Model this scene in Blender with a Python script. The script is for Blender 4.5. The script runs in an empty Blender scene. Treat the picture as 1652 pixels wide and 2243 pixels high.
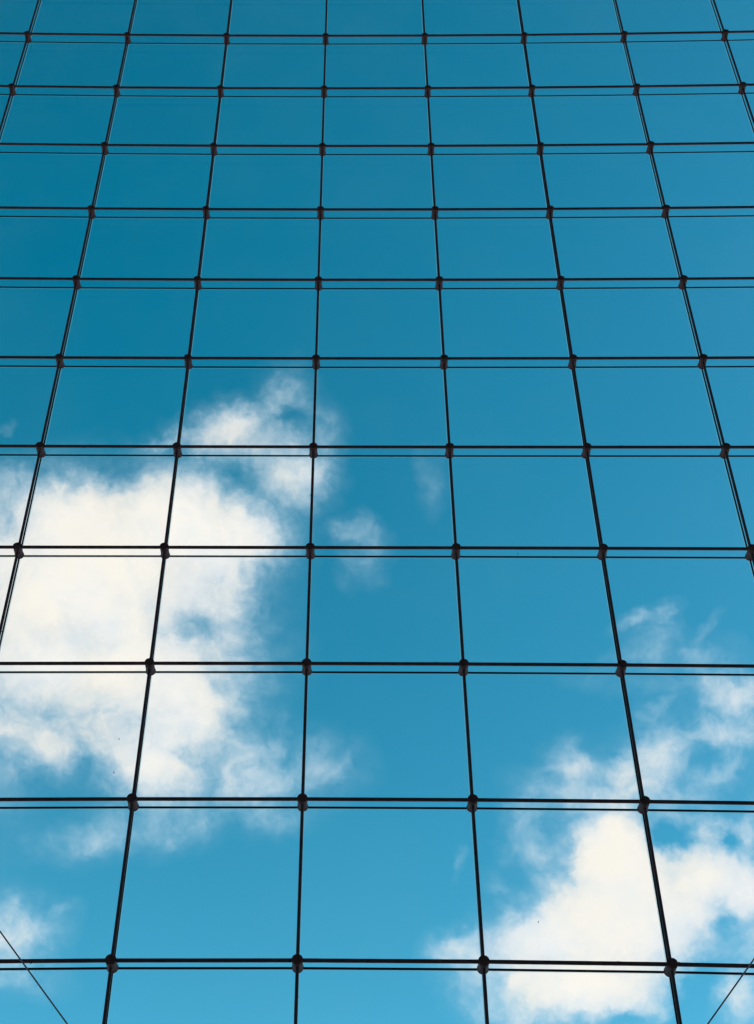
import bpy, bmesh, math, random
from mathutils import Vector, Matrix, Euler
random.seed(7)
S = bpy.context.scene
COL = S.collection

# ---------------------------------------------------------------- camera
CELL = 1.5                                   # one glass panel, metres
Z10 = 1.6 + 3.74801122136535 * CELL          # height of the lowest clamp row in view
cd = bpy.data.cameras.new("camera")
cam = bpy.data.objects.new("camera", cd)
COL.objects.link(cam)
S.camera = cam
cam.rotation_euler = (2.3342790550513404, -0.012493206934068848, 0.009657502504199023)
cam.location = (0.2984688293539172 * CELL, -7.500664642199729 * CELL, 1.6)
FPX, SHX = 3224.48, -100.99                  # focal length and offset of the optical axis for a 1652 x 2243 frame
cd.sensor_fit = 'VERTICAL'
cd.sensor_height = 24.0
cd.lens = FPX / 2243.0 * 24.0
cd.shift_x = -SHX / 2243.0
cd.clip_start = 0.05
cd.clip_end = 20000
RM = cam.rotation_euler.to_matrix()
RIGHT, UP, FWD = RM.col[0].copy(), RM.col[1].copy(), -RM.col[2].copy()   # plain world directions, used to aim the cloud bank

# ---------------------------------------------------------------- exposure
S.view_settings.view_transform = 'Standard'
S.view_settings.look = 'None'
S.view_settings.exposure = 0.0
S.view_settings.gamma = 1.0
S.cycles.max_bounces = 10
S.cycles.transparent_max_bounces = 24

# ---------------------------------------------------------------- sun
SUN_EL, SUN_AZ = math.radians(32), math.radians(98)      # azimuth from +Y towards +X: from the right, raking along the wall
sd = bpy.data.lights.new("sun", 'SUN')
sd.energy = 3.0
sd.angle = math.radians(0.5)
sd.color = (1.0, 0.95, 0.88)
sun = bpy.data.objects.new("sun", sd)
COL.objects.link(sun)
to_sun = Vector((math.sin(SUN_AZ) * math.cos(SUN_EL), math.cos(SUN_AZ) * math.cos(SUN_EL), math.sin(SUN_EL)))
sun.rotation_euler = to_sun.to_track_quat('Z', 'Y').to_euler()
sun.location = to_sun * 60

# ---------------------------------------------------------------- sky with the two cloud banks
class NT:
    def __init__(s, tree): s.t = tree; s.n = tree.nodes; s.l = tree.links
    def new(s, kind, **kw):
        n = s.n.new(kind)
        for k, v in kw.items(): setattr(n, k, v)
        return n
    def put(s, sock, v):
        if isinstance(v, bpy.types.NodeSocket): s.l.new(v, sock)
        else: sock.default_value = v
    def math(s, op, a, b=None, c=None, clamp=False):
        n = s.new('ShaderNodeMath', operation=op, use_clamp=clamp)
        s.put(n.inputs[0], a)
        if b is not None: s.put(n.inputs[1], b)
        if c is not None: s.put(n.inputs[2], c)
        return n.outputs[0]
    def vm(s, op, a, b=None, out=0):
        n = s.new('ShaderNodeVectorMath', operation=op)
        s.put(n.inputs[0], a)
        if b is not None: s.put(n.inputs[1], b)
        return n.outputs[out]
    def maprange(s, v, a, b, c=0.0, d=1.0, interp='SMOOTHSTEP'):
        n = s.new('ShaderNodeMapRange', interpolation_type=interp)
        s.put(n.inputs[0], v)
        for i, x in enumerate((a, b, c, d)): s.put(n.inputs[i + 1], x)
        return n.outputs[0]
    def noise(s, vec, scale, detail, rough, dim='3D', lac=2.0, color=False):
        n = s.new('ShaderNodeTexNoise', noise_dimensions=dim)
        s.put(n.inputs['Vector'], vec)
        n.inputs['Scale'].default_value = scale
        n.inputs['Detail'].default_value = detail
        n.inputs['Roughness'].default_value = rough
        n.inputs['Lacunarity'].default_value = lac
        return n.outputs[1 if color else 0]
    def mix(s, f, a, b):
        n = s.new('ShaderNodeMix', data_type='RGBA')
        s.put(n.inputs[0], f); s.put(n.inputs[6], a); s.put(n.inputs[7], b)
        return n.outputs[2]

world = bpy.data.worlds.new("World")
S.world = world
world.use_nodes = True
T = NT(world.node_tree)
T.n.clear()
sky = T.new('ShaderNodeTexSky', sky_type='NISHITA')
sky.sun_disc = False
sky.sun_elevation = SUN_EL
sky.sun_rotation = SUN_AZ
sky.air_density = 1.0
sky.dust_density = 0.1
sky.ozone_density = 3.0
STRENGTH = 0.10
# clear blue of the day: each channel of the sky bent a little towards teal
sep = T.new('ShaderNodeSeparateColor'); T.l.new(sky.outputs[0], sep.inputs[0])
green = T.math('MINIMUM', T.math('MULTIPLY', T.math('POWER', sep.outputs[1], 1.42), 1.79), 10.0)
blu = T.math('MINIMUM', T.math('MULTIPLY', T.math('POWER', sep.outputs[2], 1.46), 1.16), 12.0)
red = T.math('MAXIMUM', T.math('MULTIPLY', T.math('SUBTRACT', green, 1.98), 0.298), 0.005)
comb = T.new('ShaderNodeCombineColor')
for i, c in enumerate((red, green, blu)): T.l.new(c, comb.inputs[i])
# barely visible high haze, so that the clear blue is not perfectly even
tc = T.new('ShaderNodeTexCoord')
veil = T.maprange(T.noise(tc.outputs['Generated'], 7.0, 5, 0.55), 0.40, 0.75, 0.0, 0.014)
blue = T.mix(veil, comb.outputs[0], (4.2, 6.2, 7.6, 1))

d = tc.outputs['Generated']
df = T.vm('DOT_PRODUCT', d, tuple(FWD), out=1)
du = T.vm('DOT_PRODUCT', d, tuple(RIGHT), out=1)
dv = T.vm('DOT_PRODUCT', d, tuple(UP), out=1)
front = T.maprange(df, 0.15, 0.45)
dfs = T.math('MAXIMUM', df, 0.1)
K = FPX / 100.0
cu = T.math('MULTIPLY', T.math('DIVIDE', du, dfs), K)
cv = T.math('MULTIPLY', T.math('DIVIDE', dv, dfs), K)
uv = T.new('ShaderNodeCombineXYZ'); T.l.new(cu, uv.inputs[0]); T.l.new(cv, uv.inputs[1])
uv = uv.outputs[0]
# billowing of the cloud edges
w1 = T.vm('SUBTRACT', T.noise(uv, 0.55, 3, 0.55, color=True), (0.5, 0.5, 0.5))
w1 = T.vm('MULTIPLY', w1, (1.1, 1.1, 0.0))
w2 = T.vm('SUBTRACT', T.noise(uv, 2.6, 5, 0.6, color=True), (0.5, 0.5, 0.5))
w2 = T.vm('MULTIPLY', w2, (0.55, 0.55, 0.0))
wuv = T.vm('ADD', T.vm('ADD', uv, w1), w2)

LEFT, LOWER_RIGHT = [], []
def puffs(rows, sc, ox, oy, PUFFS):
    for r in rows:
        x, y, rx, ry, a, w = r
        PUFFS.append(((ox + x * sc - 826 - SHX) / 100, (1121 - oy - y * sc) / 100, rx * sc / 100, ry * sc / 100, math.radians(-a), w))
puffs([  # the large cloud on the left and its torn edges
    (290, 650, 220, 200, 0, 1.5), (720, 610, 220, 185, 0, 1.3), (500, 660, 220, 170, 0, 1.0), (950, 660, 190, 120, 10, 1.0),
    (380, 930, 430, 240, 0, 1.4), (840, 800, 170, 110, -20, .8), (60, 1000, 200, 260, 0, 0.9),
    (400, 1190, 470, 160, 0, 1.25), (700, 1330, 230, 180, 15, 1.0), (610, 1630, 190, 115, 0, .95), (740, 1480, 200, 150, 0, .72),
    (180, 1520, 160, 90, 10, .62), (60, 1420, 180, 90, 0, .55), (380, 1440, 210, 100, 0, .6),
    (-10, 560, 120, 150, 0, .62), (10, 760, 90, 100, 0, .6), (850, 1110, 110, 60, 0, .5), (880, 930, 130, 120, 0, .55),
    (890, 265, 170, 75, -10, 1.0), (1130, 150, 110, 125, 20, .58), (1180, 430, 120, 110, 20, .95), (1290, 280, 80, 110, 0, .45),
    (1080, 330, 160, 80, 20, .6), (1150, 215, 50, 42, 0, -.45), (660, 310, 100, 28, -10, .45), (1000, 450, 60, 90, 0, .12),
    (765, 1060, 85, 52, 15, -.38), (1415, 665, 85, 55, 15, .46), (1445, 815, 75, 70, 0, .44), (1500, 720, 70, 70, 0, .32),
    (1060, 1680, 110, 85, 0, .66), (1085, 1500, 50, 70, 0, .40), (1290, 1590, 145, 115, 0, .50), (1060, 1800, 140, 80, 0, .40),
    (1200, 1690, 170, 80, 0, .3), (700, 1830, 160, 80, -10, .45), (430, 1860, 170, 90, -20, .42), (240, 1900, 170, 70, 0, .32), (600, 1900, 200, 70, 0, .2),
    (930, 1650, 90, 160, 0, .5), (380, 1610, 90, 45, 0, -.3), (745, 1560, 60, 40, 0, -.4), (30, 240, 32, 26, 0, .26),
    (1060, 690, 150, 130, 0, .4), (985, 980, 120, 170, 0, .34), (1000, 1600, 240, 140, 0, .3), (300, 1500, 360, 120, 0, .35), (100, 1600, 200, 90, 0, .25), (520, 1500, 300, 200, 0, .4), (950, 1300, 90, 160, 0, .3), (260, 1060, 110, 60, 0, -.35),
], .5513, 0, 797, LEFT)
puffs([(945, 1060, 34, 64, -10, .34), (20, 2040, 75, 72, 0, .95), (100, 2030, 60, 60, 0, .4), (125, 1985, 32, 16, 0, .35),
       (110, 2150, 70, 40, 0, .3), (20, 2130, 80, 40, 0, .4), (-60, 1650, 120, 200, 0, .4)], 1, 0, 0, LEFT)
puffs([  # the cloud rising at the lower right
    (960, 1360, 190, 220, 0, 1.5), (1050, 1680, 400, 270, 0, 1.6), (1400, 1450, 220, 170, 0, 1.3), (650, 1730, 250, 160, -25, 1.2),
    (230, 1790, 170, 85, -10, .8), (780, 1980, 320, 170, 0, 1.3), (500, 2080, 150, 120, 0, .6), (1620, 1500, 130, 160, 0, 1.2),
    (1000, 2020, 180, 110, 0, .7), (1580, 2040, 130, 140, 0, .9), (1640, 1780, 90, 100, 0, .6), (700, 1560, 120, 110, 0, .7),
    (1240, 1250, 66, 54, -30, -.75), (1510, 1250, 55, 48, 0, -.6), (1385, 1210, 60, 70, 20, .6), (1530, 1680, 60, 55, 0, -.48), (1340, 2060, 90, 120, 20, -.8),
    (1400, 1900, 90, 50, -20, -.45), (1050, 2130, 70, 30, 0, -.5),
    (780, 910, 140, 100, 0, .75), (800, 1040, 270, 90, 10, .65), (560, 1160, 110, 120, 0, .55), (580, 1330, 95, 80, 0, .5),
    (1050, 880, 110, 85, -60, .65), (1180, 850, 150, 130, 0, .75), (1130, 1000, 130, 70, 0, .6), (1420, 720, 160, 65, -10, .75),
    (1500, 560, 130, 85, 20, .8), (1620, 560, 100, 80, 0, .8), (1310, 1030, 130, 60, 0, .5), (1490, 900, 120, 60, -15, .65),
    (1610, 760, 100, 80, 0, .65), (1400, 1150, 220, 45, 8, .5), (1610, 1200, 80, 90, 0, .7), (1130, 640, 60, 60, 0, .45),
    (1190, 580, 70, 28, -20, .35), (1100, 150, 130, 46, -15, .52), (1235, 130, 46, 76, 20, .50), (1190, 260, 95, 110, 0, .38), (1130, 300, 170, 130, 0, .2),
    (1420, 250, 90, 36, -40, .32), (1350, 370, 80, 40, 0, .3), (1050, 350, 120, 40, 0, .28), (860, 440, 150, 60, 0, .2),
    (200, 1380, 28, 80, 10, .3), (370, 1480, 60, 50, 0, .32), (440, 1340, 60, 60, 0, .28), (1230, 480, 280, 60, 0, .26), (1450, 400, 160, 90, 0, .3), (1250, 900, 380, 260, -30, .35),
    (1000, 1230, 120, 60, 0, .3), (1030, 1270, 130, 105, 0, 1.2), (860, 1310, 110, 110, 0, 1.1), (330, 1950, 170, 170, 0, .6), (1200, 2090, 120, 80, 0, .6), (1400, 2080, 130, 130, 0, .45), (1750, 1000, 120, 500, 0, .3), (1390, 830, 70, 50, 0, -.3),
], .4486, 911, 1274.6, LOWER_RIGHT)
n1 = T.noise(T.vm('ADD', uv, w1), 1.2, 10, 0.57)
n2 = T.noise(T.vm('ADD', wuv, (7.3, 2.1, 4.0)), 3.4, 8, 0.62)
nn = T.math('ADD', T.math('MULTIPLY', T.math('SUBTRACT', n1, 0.5), 1.08), T.math('MULTIPLY', T.math('SUBTRACT', n2, 0.5), 0.46))
n3 = T.math('MULTIPLY', T.noise(uv, 0.5, 4, 0.5), 1.6)
CREAM, PALE, AZURE = (0.95, 0.90, 0.81, 1), (0.84, 0.87, 0.89, 1), (0.50, 0.74, 0.88, 1)
SHARE = 0.4
def bank(rows):
    """background closure of one cloud bank: the puffs give its body, the noise its torn edges"""
    F, top = 0.0, 0.0
    rows = [r for r in rows if r[5] > 0] + [r for r in rows if r[5] < 0]
    for (x, y, rx, ry, a, w) in rows:
        m = T.new('ShaderNodeMapping', vector_type='TEXTURE')
        if isinstance(F, float): T.l.new(wuv, m.inputs[0])
        else:                                # one puff after the other (a tiny dependence keeps the shader compact)
            q = T.new('ShaderNodeVectorMath', operation='MULTIPLY_ADD')
            T.l.new(F, q.inputs[0]); q.inputs[1].default_value = (1e-9, 1e-9, 0); T.l.new(wuv, q.inputs[2])
            T.l.new(q.outputs[0], m.inputs[0])
        m.inputs[1].default_value = (x, y, 0); m.inputs[2].default_value = (0, 0, a); m.inputs[3].default_value = (rx * 1.08, ry * 1.08, 1)
        d2 = T.vm('DOT_PRODUCT', m.outputs[0], m.outputs[0], out=1)
        g = T.math('POWER', 0.42, T.math('POWER', d2, 1.1))
        if w < 0:
            if top is not None: F = T.math('MULTIPLY_ADD', T.math('SUBTRACT', F, top), SHARE, top); top = None
            F = T.math('MULTIPLY_ADD', g, w, F)
        else:                                # neighbouring puffs merge: the thicker one rules, the other adds a share
            F = T.math('MULTIPLY_ADD', g, w, F)
            top = T.math('MAXIMUM', top, T.math('MULTIPLY', g, w))
    presence = T.maprange(F, 0.05, 0.45)
    dens = T.math('MULTIPLY', T.math('ADD', F, T.math('MULTIPLY', nn, presence)), front)
    alpha = T.math('ADD', T.math('MULTIPLY_ADD', T.maprange(dens, 0.06, 1.15, 0.0, 0.40, 'LINEAR'), 1.0, T.maprange(dens, 0.15, 1.15, 0.0, 0.36)), T.maprange(dens, 0.80, 1.8, 0.0, 0.24))
    shade = T.maprange(T.math('ADD', n3, T.math('MULTIPLY', dens, 0.35)), 0.75, 1.6)
    body = T.mix(T.maprange(dens, 0.25, 1.35), AZURE, T.mix(shade, PALE, CREAM))
    k = CLOUD / STRENGTH
    cc = T.vm('MULTIPLY', body, (k, k, k))
    bg = T.new('ShaderNodeBackground')
    T.l.new(T.mix(alpha, blue, cc), bg.inputs[0]); bg.inputs[1].default_value = STRENGTH
    return bg.outputs[0]
CLOUD = 1.12
def mixsh(f, a, b):
    m = T.new('ShaderNodeMixShader')
    T.l.new(f, m.inputs[0]); T.l.new(a, m.inputs[1]); T.l.new(b, m.inputs[2])
    return m.outputs[0]
clear = T.new('ShaderNodeBackground'); T.l.new(blue, clear.inputs[0]); clear.inputs[1].default_value = STRENGTH
right_part = T.math('GREATER_THAN', T.math('MULTIPLY_ADD', cv, -0.1, cu), 2.75)
some = T.math('MULTIPLY', T.math('GREATER_THAN', front, 0.0), T.math('LESS_THAN', cv, 4.8))
out = T.new('ShaderNodeOutputWorld')
T.l.new(mixsh(some, clear.outputs[0], mixsh(right_part, bank(LEFT), bank(LOWER_RIGHT))), out.inputs[0])
world.cycles.sampling_method = 'MANUAL'
world.cycles.sample_map_resolution = 256

# ---------------------------------------------------------------- materials
def material(name):
    m = bpy.data.materials.new(name); m.use_nodes = True
    t = NT(m.node_tree); t.n.clear()
    o = t.new('ShaderNodeOutputMaterial')
    return m, t, o

def painted_steel(name, dark, light, rough, metallic=0.0):
    m, t, o = material(name)
    tcn = t.new('ShaderNodeTexCoord')
    n = t.noise(tcn.outputs['Object'], 9.0, 6, 0.6)
    f = t.maprange(n, 0.35, 0.7)
    b = t.new('ShaderNodeBsdfPrincipled')
    t.l.new(t.mix(f, dark, light), b.inputs['Base Color'])
    t.l.new(t.maprange(t.noise(tcn.outputs['Object'], 40, 4, 0.6), 0.3, 0.7, rough - .08, rough + .1), b.inputs['Roughness'])
    b.inputs['Metallic'].default_value = metallic
    bp = t.new('ShaderNodeBump'); bp.inputs['Strength'].default_value = 0.25; bp.inputs['Distance'].default_value = 0.002
    t.l.new(t.noise(tcn.outputs['Object'], 160, 3, 0.6), bp.inputs['Height'])
    t.l.new(bp.outputs[0], b.inputs['Normal'])
    t.l.new(b.outputs[0], o.inputs[0])
    return m
M_BAR = painted_steel('dark_painted_steel', (0.26, 0.088, 0.105, 1), (0.36, 0.115, 0.125, 1), 0.6)
M_CLAMP = painted_steel('brown_cast_steel', (0.29, 0.085, 0.095, 1), (0.40, 0.11, 0.11, 1), 0.6)
M_SEAL = painted_steel('black_silicone', (0.012, 0.018, 0.035, 1), (0.02, 0.026, 0.045, 1), 0.6)
M_SHELL = painted_steel('warm_grey_render', (0.48, 0.41, 0.38, 1), (0.56, 0.48, 0.44, 1), 0.8)
M_ROPE = painted_steel('galvanised_wire', (0.98, 0.46, 0.52, 1), (0.98, 0.58, 0.62, 1), 0.45, 0.1)

def glass():
    m, t, o = material('clear_facade_glass')
    tcn = t.new('ShaderNodeTexCoord')
    tr = t.new('ShaderNodeBsdfTransparent'); tr.inputs[0].default_value = (0.975, 0.985, 0.985, 1)
    oi = t.new('ShaderNodeObjectInfo')
    t.l.new(t.mix(oi.outputs['Random'], (0.985, 0.99, 0.99, 1), (0.955, 0.967, 0.974, 1)), tr.inputs[0])
    gl = t.new('ShaderNodeBsdfGlossy'); gl.inputs['Roughness'].default_value = 0.0
    gl.inputs[0].default_value = (0.9, 0.95, 1, 1)
    fr = t.new('ShaderNodeFresnel'); 
    geo = t.new('ShaderNodeNewGeometry')          # same reflectance on the way in and on the way out of the pane
    t.l.new(t.math('MULTIPLY_ADD', geo.outputs['Backfacing'], 1 / 1.3 - 1.3, 1.3), fr.inputs[0])
    mx = t.new('ShaderNodeMixShader')
    t.l.new(fr.outputs[0], mx.inputs[0]); t.l.new(tr.outputs[0], mx.inputs[1]); t.l.new(gl.outputs[0], mx.inputs[2])
    # rain streaks of dust and a few specks with short dribbles below them
    ob = tcn.outputs['Object']
    st = t.vm('MULTIPLY', ob, (26.0, 1.0, 1.1))
    streak = t.maprange(t.noise(st, 1.0, 5, 0.65), 0.62, 0.85, 0.0, 0.04)
    film = t.maprange(t.noise(ob, 1.1, 5, 0.6), 0.35, 0.8, 0.0, 0.018)
    dust = t.new('ShaderNodeBsdfTranslucent'); dust.inputs[0].default_value = (0.75, 0.75, 0.75, 1)
    m2 = t.new('ShaderNodeMixShader')
    t.l.new(t.math('ADD', streak, film), m2.inputs[0]); t.l.new(mx.outputs[0], m2.inputs[1]); t.l.new(dust.outputs[0], m2.inputs[2])
    def specks(scale, stretch, keep, size):
        v = t.new('ShaderNodeTexVoronoi'); v.inputs['Scale'].default_value = scale
        wob = t.vm('MULTIPLY', t.vm('SUBTRACT', t.noise(ob, 30, 3, .6, color=True), (.5, .5, .5)), (0.012, 0, 0.012))
        t.l.new(t.vm('MULTIPLY', t.vm('ADD', ob, wob), (1, 0, stretch)), v.inputs['Vector'])
        s2 = t.new('ShaderNodeSeparateColor'); t.l.new(v.outputs['Color'], s2.inputs[0])
        near = t.math('LESS_THAN', v.outputs['Distance'], t.math('MULTIPLY', s2.outputs[1], size))
        return t.math('MULTIPLY', near, t.math('GREATER_THAN', s2.outputs[0], keep))
    sp = t.math('MAXIMUM', specks(3.2, 0.32, 0.86, 0.024), specks(7.0, 0.8, 0.93, 0.040))
    grime = t.new('ShaderNodeBsdfDiffuse'); grime.inputs[0].default_value = (0.03, 0.035, 0.04, 1)
    m3 = t.new('ShaderNodeMixShader')
    t.l.new(t.math('MULTIPLY', sp, 0.55), m3.inputs[0]); t.l.new(m2.outputs[0], m3.inputs[1]); t.l.new(grime.outputs[0], m3.inputs[2])
    t.l.new(m3.outputs[0], o.inputs[0])
    return m
M_GLASS = glass()

def glass_halo_edge():  # pale translucent rim of each pane, added as a bright halo beside the seals
    m, t, o = material('pale_halo_glass_edge')
    a = t.new('ShaderNodeBsdfTransparent'); a.inputs[0].default_value = (0.97, 0.98, 0.98, 1)
    b = t.new('ShaderNodeBsdfTranslucent'); b.inputs[0].default_value = (0.9, 0.9, 0.9, 1)
    mx = t.new('ShaderNodeMixShader'); mx.inputs[0].default_value = 0.30
    t.l.new(a.outputs[0], mx.inputs[1]); t.l.new(b.outputs[0], mx.inputs[2]); t.l.new(mx.outputs[0], o.inputs[0])
    return m
M_HALO_EDGE = glass_halo_edge()

def paving():
    m, t, o = material('pale_stone_paving')
    tcn = t.new('ShaderNodeTexCoord')
    br = t.new('ShaderNodeTexBrick')
    t.l.new(tcn.outputs['Object'], br.inputs['Vector'])
    br.inputs['Color1'].default_value = (0.36, 0.29, 0.24, 1); br.inputs['Color2'].default_value = (0.44, 0.36, 0.30, 1)
    br.inputs['Mortar'].default_value = (0.08, 0.075, 0.07, 1); br.inputs['Scale'].default_value = 1.0
    br.inputs['Mortar Size'].default_value = 0.008; br.inputs['Brick Width'].default_value = 0.8; br.inputs['Row Height'].default_value = 0.4
    n = t.noise(tcn.outputs['Object'], 2.0, 8, 0.6)
    b = t.new('ShaderNodeBsdfPrincipled')
    t.l.new(t.mix(t.maprange(n, .3, .7, 0, .35), br.outputs[0], (0.28, 0.23, 0.19, 1)), b.inputs['Base Color'])
    b.inputs['Roughness'].default_value = 0.75
    t.l.new(b.outputs[0], o.inputs[0])
    return m
M_PAVE = paving()

# ---------------------------------------------------------------- helpers
def link(name, mesh, mat, parent=None):
    if mat and not mesh.materials: mesh.materials.append(mat)
    o = bpy.data.objects.new(name, mesh)
    COL.objects.link(o)
    if parent: o.parent = parent
    return o

def mesh_from(name, bm, smooth=False):
    me = bpy.data.meshes.new(name)
    bmesh.ops.recalc_face_normals(bm, faces=bm.faces)
    bm.to_mesh(me); bm.free()
    if smooth:
        for p in me.polygons: p.use_smooth = True
    return me

def tube(bm, pts, r, sides=18, grit=0):
    """round bar through the points, with a few blobs of grime sitting on it"""
    P = []
    for a, b in zip(pts[:-1], pts[1:]):
        n = max(1, int((b - a).length / 0.05)) if grit else 1
        for i in range(n): P.append(a.lerp(b, i / n))
    P.append(pts[-1])
    rings = []
    for i, p in enumerate(P):
        t = (P[min(i + 1, len(P) - 1)] - P[max(i - 1, 0)]).normalized()
        side = t.cross(Vector((0, 1, 0))).normalized(); nor = side.cross(t)
        rr = r * (1 + (random.uniform(-.02, .02) if grit else 0))
        rings.append([bm.verts.new(p + (side * math.cos(2 * math.pi * k / sides) + nor * math.sin(2 * math.pi * k / sides)) * rr) for k in range(sides)])
    for A, B in zip(rings[:-1], rings[1:]):
        for k in range(sides):
            bm.faces.new((A[k], A[(k + 1) % sides], B[(k + 1) % sides], B[k]))
    bm.faces.new(rings[0][::-1]); bm.faces.new(rings[-1])
    for _ in range(grit):
        i = random.randrange(len(P) - 1); p = P[i].lerp(P[i + 1], random.random())
        t = (P[i + 1] - P[i]).normalized(); side = t.cross(Vector((0, 1, 0))).normalized(); nor = side.cross(t)
        a = random.uniform(0, 2 * math.pi)
        c = p + (side * math.cos(a) + nor * math.sin(a)) * r
        s = random.uniform(.0025, .006)
        bmesh.ops.create_icosphere(bm, subdivisions=1, radius=s, matrix=Matrix.Translation(c) @ Matrix.Diagonal((random.uniform(1, 3), 1, 1, 1)))

def box(bm, x0, x1, y0, y1, z0, z1):
    v = [bm.verts.new((x, y, z)) for x in (x0, x1) for y in (y0, y1) for z in (z0, z1)]
    for f in ((0, 1, 3, 2), (4, 6, 7, 5), (0, 4, 5, 1), (2, 3, 7, 6), (0, 2, 6, 4), (1, 5, 7, 3)):
        bm.faces.new([v[i] for i in f])

def lathe(bm, prof, seg=32, at=(0, 0, 0)):
    """profile of (y, r) turned about the Y axis"""
    rings = []
    for y, r in prof:
        if r < 1e-6: rings.append([bm.verts.new((at[0], at[1] + y, at[2]))])
        else: rings.append([bm.verts.new((at[0] + r * math.cos(2 * math.pi * k / seg), at[1] + y, at[2] + r * math.sin(2 * math.pi * k / seg))) for k in range(seg)])
    for A, B in zip(rings[:-1], rings[1:]):
        for k in range(seg):
            k2 = (k + 1) % seg
            if len(A) == 1 and len(B) > 1: bm.faces.new((A[0], B[k], B[k2]))
            elif len(B) == 1 and len(A) > 1: bm.faces.new((A[k], B[0], A[k2]))
            elif len(A) > 1: bm.faces.new((A[k], B[k], B[k2], A[k2]))

# ---------------------------------------------------------------- the cable net: where each crossing sits
WX = [0.00254, 0.00118, -0.00379, 0.00052, 0.00053, -0.03107, 0.00194, 0.0626, -0.01807, -0.01958, 0.00245, 0.00106, 0.05912, -0.01683, -5e-05]
WZ = [-0.00791, -0.05679, 0.02768, 0.08719, -0.02705, -0.00477, -0.02418, 0.00277, 0.00084, 0.02356, 0.08354, -0.02426, 0.00017, 0.00017, -0.0008]
WN = [(a, b) for a in range(5) for b in range(5 - a)]
def node(i, kk):
    """crossing of column i and row kk (0 = top row in view), stretched a little as built"""
    u = max(-1.1, min(1.35, i / 4)); v = max(-.88, min(.98, (5 - kk) / 6))
    dx = sum(c * u ** a * v ** b for c, (a, b) in zip(WX, WN))
    dz = sum(c * u ** a * v ** b for c, (a, b) in zip(WZ, WN))
    return Vector(((i + dx) * CELL, 0, Z10 + (10 - kk + dz) * CELL))
C0, C1 = -7, 8
R0, R1 = -3, 14
DEPTH = 0.0892 * CELL
Y_H, Y_V = -DEPTH, -DEPTH * 0.68

def screen(p):
    q = RM.transposed() @ (p - cam.location)
    return 826 + SHX + FPX * q.x / -q.z, 1121 + FPX * q.y / q.z
def seen(pts, pad=6):
    xs, ys = zip(*[screen(p) for p in pts])
    return max(xs) > -pad and min(xs) < 1652 + pad and max(ys) > -pad and min(ys) < 2243 + pad

# ---------------------------------------------------------------- ground
bm = bmesh.new()
v = [bm.verts.new(p) for p in ((-3000, -3000, 0), (3000, -3000, 0), (3000, 3000, 0), (-3000, 3000, 0))]
bm.faces.new(v)
g = link('ground', mesh_from('ground', bm), M_PAVE)
g['kind'] = 'structure'

# ---------------------------------------------------------------- the glass wall
wall = bpy.data.objects.new('glass_wall', None)
COL.objects.link(wall)
wall['label'] = 'tall glass wall of square panes held by dark bars and round clamps'
wall['category'] = 'glass wall'
wall['kind'] = 'thing'

# panes
def pane_mesh(bm, i, kk, g=0.007):
    a, b, c, d = node(i, kk + 1), node(i + 1, kk + 1), node(i + 1, kk), node(i, kk)
    q = [a + Vector((g, 0, g)), b + Vector((-g, 0, g)), c + Vector((-g, 0, -g)), d + Vector((g, 0, -g))]
    e = 0.008                                 # border of the pane, paled as a bright halo along the joints
    h = 0.005
    inn = [q[0] + Vector((e, 0, h)), q[1] + Vector((-e, 0, h)), q[2] + Vector((-e, 0, -h)), q[3] + Vector((e, 0, -h))]
    lo = [bm.verts.new(p + Vector((0, 0.002, 0))) for p in q]
    hi = [bm.verts.new(p + Vector((0, 0.014, 0))) for p in q]
    li = [bm.verts.new(p + Vector((0, 0.002, 0))) for p in inn]
    hi2 = [bm.verts.new(p + Vector((0, 0.014, 0))) for p in inn]
    bm.faces.new(li); bm.faces.new(hi2[::-1])
    for n in range(4):
        m = (n + 1) % 4
        for f in (bm.faces.new((lo[n], lo[m], li[m], li[n])), bm.faces.new((hi[m], hi[n], hi2[n], hi2[m])), bm.faces.new((lo[m], lo[n], hi[n], hi[m]))):
            f.material_index = 1
rest = bmesh.new()
n_panes = 0
for i in range(C0, C1):
    for kk in range(R0, R1):
        if seen([node(i, kk), node(i + 1, kk), node(i, kk + 1), node(i + 1, kk + 1)]) and n_panes < 100:
            bm = bmesh.new(); pane_mesh(bm, i, kk)
            link('glass_pane', mesh_from('glass_pane', bm), M_GLASS, wall).data.materials.append(M_HALO_EDGE); n_panes += 1
        else: pane_mesh(rest, i, kk)
o = link('outer_panes', mesh_from('outer_panes', rest), M_GLASS, wall); o['kind'] = 'stuff'; o.data.materials.append(M_HALO_EDGE)

# black seals in the joints between panes
def strip(pts, w, horizontal):
    bm = bmesh.new()
    off = Vector((0, 0, w / 2)) if horizontal else Vector((w / 2, 0, 0))
    rings = []
    for p in pts:
        rings.append([bm.verts.new(p + off + Vector((0, -.0015, 0))), bm.verts.new(p - off + Vector((0, -.0015, 0))),
                      bm.verts.new(p - off + Vector((0, .0055, 0))), bm.verts.new(p + off + Vector((0, .0055, 0)))])
    for A, B in zip(rings[:-1], rings[1:]):
        for k in range(4): bm.faces.new((A[k], A[(k + 1) % 4], B[(k + 1) % 4], B[k]))
    bm.faces.new(rings[0]); bm.faces.new(rings[-1][::-1])
    return mesh_from('seal', bm)
for kk in range(R0, R1 + 1):
    link('horizontal_seal', strip([node(i, kk) for i in range(C0, C1 + 1)], 0.019, True), M_SEAL, wall)
for i in range(C0, C1 + 1):
    link('vertical_seal', strip([node(i, kk) + Vector((0, -.0008, 0)) for kk in range(R0, R1 + 1)], 0.016, False), M_SEAL, wall)

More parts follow.
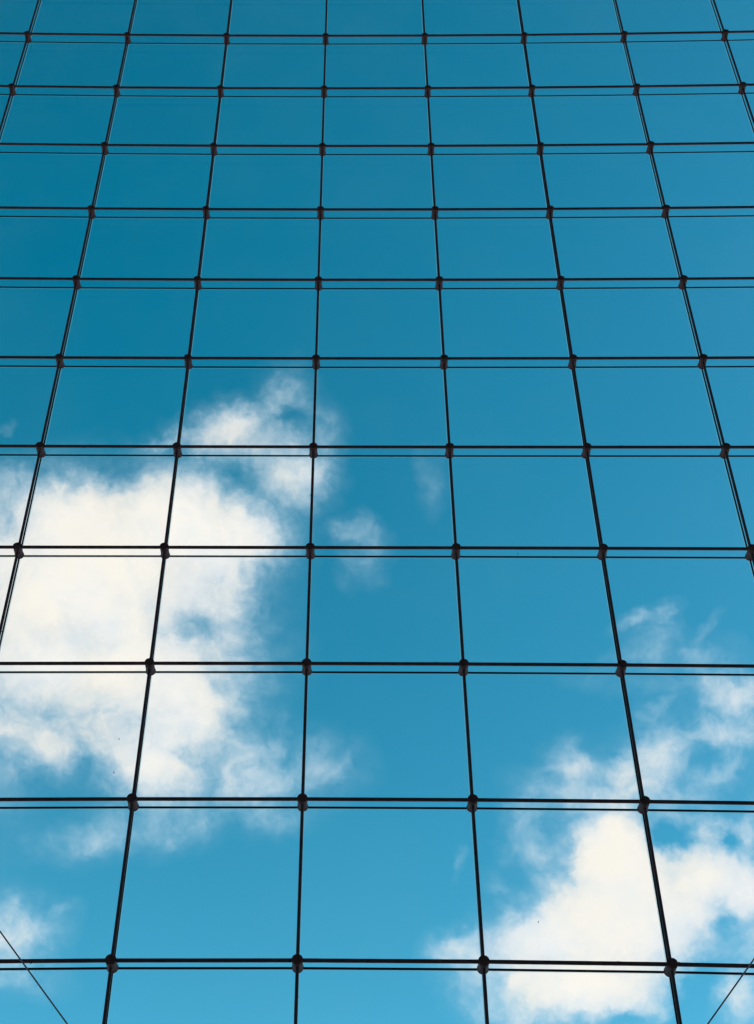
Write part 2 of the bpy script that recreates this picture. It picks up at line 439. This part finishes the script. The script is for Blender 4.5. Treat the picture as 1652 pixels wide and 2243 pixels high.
# bars: the horizontal set stands furthest in, the vertical set between it and the glass
for kk in range(R0, R1 + 1):
    bm = bmesh.new(); tube(bm, [node(i, kk) + Vector((0, Y_H, 0)) for i in range(C0, C1 + 1)], 0.0170, grit=26)
    link('horizontal_bar', mesh_from('horizontal_bar', bm, True), M_BAR, wall)
for i in range(C0, C1 + 1):
    bm = bmesh.new(); tube(bm, [node(i, kk) + Vector((0, Y_V, 0)) for kk in range(R0, R1 + 1)], 0.0149, grit=8)
    link('vertical_bar', mesh_from('vertical_bar', bm, True), M_BAR, wall)

# clamps: a waisted drum from the horizontal bar to the glass, capped towards the room, flanged on the glass
def body(bm, at=(0, 0, 0)):
    lathe(bm, [(-.146, 0), (-.146, .0392), (-.125, .0390), (-.100, .0380), (-.075, .0374), (-.05, .0378), (-.032, .0390), (-.021, .0405), (-.021, 0)], at=at)
def cap(bm, at=(0, 0, 0)):
    lathe(bm, [(-.1455, 0), (-.1455, .0400), (-.153, .0400), (-.158, .0385), (-.1605, .0350), (-.1615, .015), (-.1615, 0)], at=at)
def flange(bm, at=(0, 0, 0)):
    lathe(bm, [(-.0215, 0), (-.0215, .0405), (-.019, .0420), (-.006, .0420), (-.0025, .0410), (-.0025, 0)], at=at)
def one(fn, name):
    bm = bmesh.new(); fn(bm); me = mesh_from(name, bm); me.materials.append(M_CLAMP)
    for p in me.polygons: p.use_smooth = abs(p.normal.y) < .8
    return me
me_b, me_c, me_f = one(body, 'clamp'), one(cap, 'end_cap'), one(flange, 'flange')
rest = bmesh.new(); n_cl = 0
for kk in range(R0, R1 + 1):
    for i in range(C0, C1 + 1):
        p = node(i, kk)
        if seen([p, p + Vector((0, -.16, 0))], 14) and n_cl < 100:
            n_cl += 1
            c = link('clamp', me_b, None, wall); c.location = p; c.scale = (1.16, 1.0, 1.16)
            c.rotation_euler = (0, random.uniform(0, 3), 0)
            link('end_cap', me_c, None, c); link('flange', me_f, None, c)
        else:
            for fn in (body, cap, flange): fn(rest, p)
o = link('outer_clamps', mesh_from('outer_clamps', rest, True), M_CLAMP, wall); o['kind'] = 'stuff'

# edge frame of the wall: posts at both ends, a beam on top, a plinth below
xa, xb = node(C0, 5).x, node(C1, 5).x
zt, zb = node(0, R0).z, node(0, R1).z
for x, s in ((xa, -1), (xb, 1)):
    bm = bmesh.new(); box(bm, min(x + s * .06, x + s * .36), max(x + s * .06, x + s * .36), -.25, .15, 0.004, zt + .4)
    link('frame_post', mesh_from('frame_post', bm), M_BAR, wall)
bm = bmesh.new(); box(bm, xa - .055, xb + .055, -.2, .12, zt + .06, zt + .36)
link('top_beam', mesh_from('top_beam', bm), M_BAR, wall)
bm = bmesh.new(); box(bm, xa - .055, xb + .055, -.2, .12, 0.004, zb - .06)
link('plinth', mesh_from('plinth', bm), M_BAR, wall)

# ---------------------------------------------------------------- the unseen hall behind the viewer, added to keep the sun off the bars
for nm, dims in (('unseen_roof', (xa - .9, xb + .9, -26, -.26, zt + .41, zt + .81)),
                 ('unseen_side_wall', (xa - .9, xa - .37, -26, -.26, 0.004, zt + .405)),
                 ('unseen_side_wall', (xb + .37, xb + .9, -26, 3.0, 0.004, zt + .405)),  # lengthened past the glass to shade the bars
                 ('unseen_back_wall', (xa - .36, xb + .36, -26, -25.6, 0.004, zt + .405))):
    bm = bmesh.new(); box(bm, *dims)
    o = link(nm, mesh_from(nm, bm), M_SHELL); o['kind'] = 'structure'

# ---------------------------------------------------------------- the two thin wire ropes crossing in front of the wall
def on_plane(x, y, py):
    dd = RM @ Vector(((x - 826 - SHX), (1121 - y), -FPX))
    t = (py - cam.location.y) / dd.y
    return cam.location + dd * t
def rope(a, b, r, label):
    """six strands laid round each other, with a turned fitting at the foot"""
    bm = bmesh.new()
    ax = (b - a); L = ax.length; ax.normalize()
    s1 = ax.cross(Vector((0, 1, 0))).normalized(); s2 = s1.cross(ax)
    n = int(L / .02); sides = 24; rings = []
    for i in range(n + 1):
        t = i / n; p = a.lerp(b, t); sag = -0.03 * 4 * t * (1 - t)
        ring = []
        for k in range(sides):
            th = 2 * math.pi * k / sides
            rr = r * (0.90 + 0.13 * abs(math.cos(3 * (th + L * t / .11 * 2 * math.pi / 6))))
            ring.append(bm.verts.new(p + Vector((0, 0, sag)) + (s1 * math.cos(th) + s2 * math.sin(th)) * rr))
        rings.append(ring)
    for A, B in zip(rings[:-1], rings[1:]):
        for k in range(sides): bm.faces.new((A[k], A[(k + 1) % sides], B[(k + 1) % sides], B[k]))
    bm.faces.new(rings[0][::-1]); bm.faces.new(rings[-1])
    o = link('wire_rope', mesh_from('wire_rope', bm, True), M_ROPE)
    o['label'] = label; o['category'] = 'wire rope'; o['group'] = 'thin ropes slanting across the lower corners'
    return o
for (x0, y0), (x1, y1), py, lab in (
        ((0, 2030), (155, 2243), -0.42, 'thin steel rope slanting across the lower left corner in front of the glass wall'),
        ((1652, 2090), (1543, 2243), -0.50, 'thin steel rope slanting across the lower right corner in front of the glass wall')):
    p, q = on_plane(x0, y0, py), on_plane(x1, y1, py)
    dr = (q - p).normalized()
    foot = q + dr * ((0.05 - q.z) / dr.z)
    top = p - dr * 9.0
    rope(foot, top, 0.0062, lab)
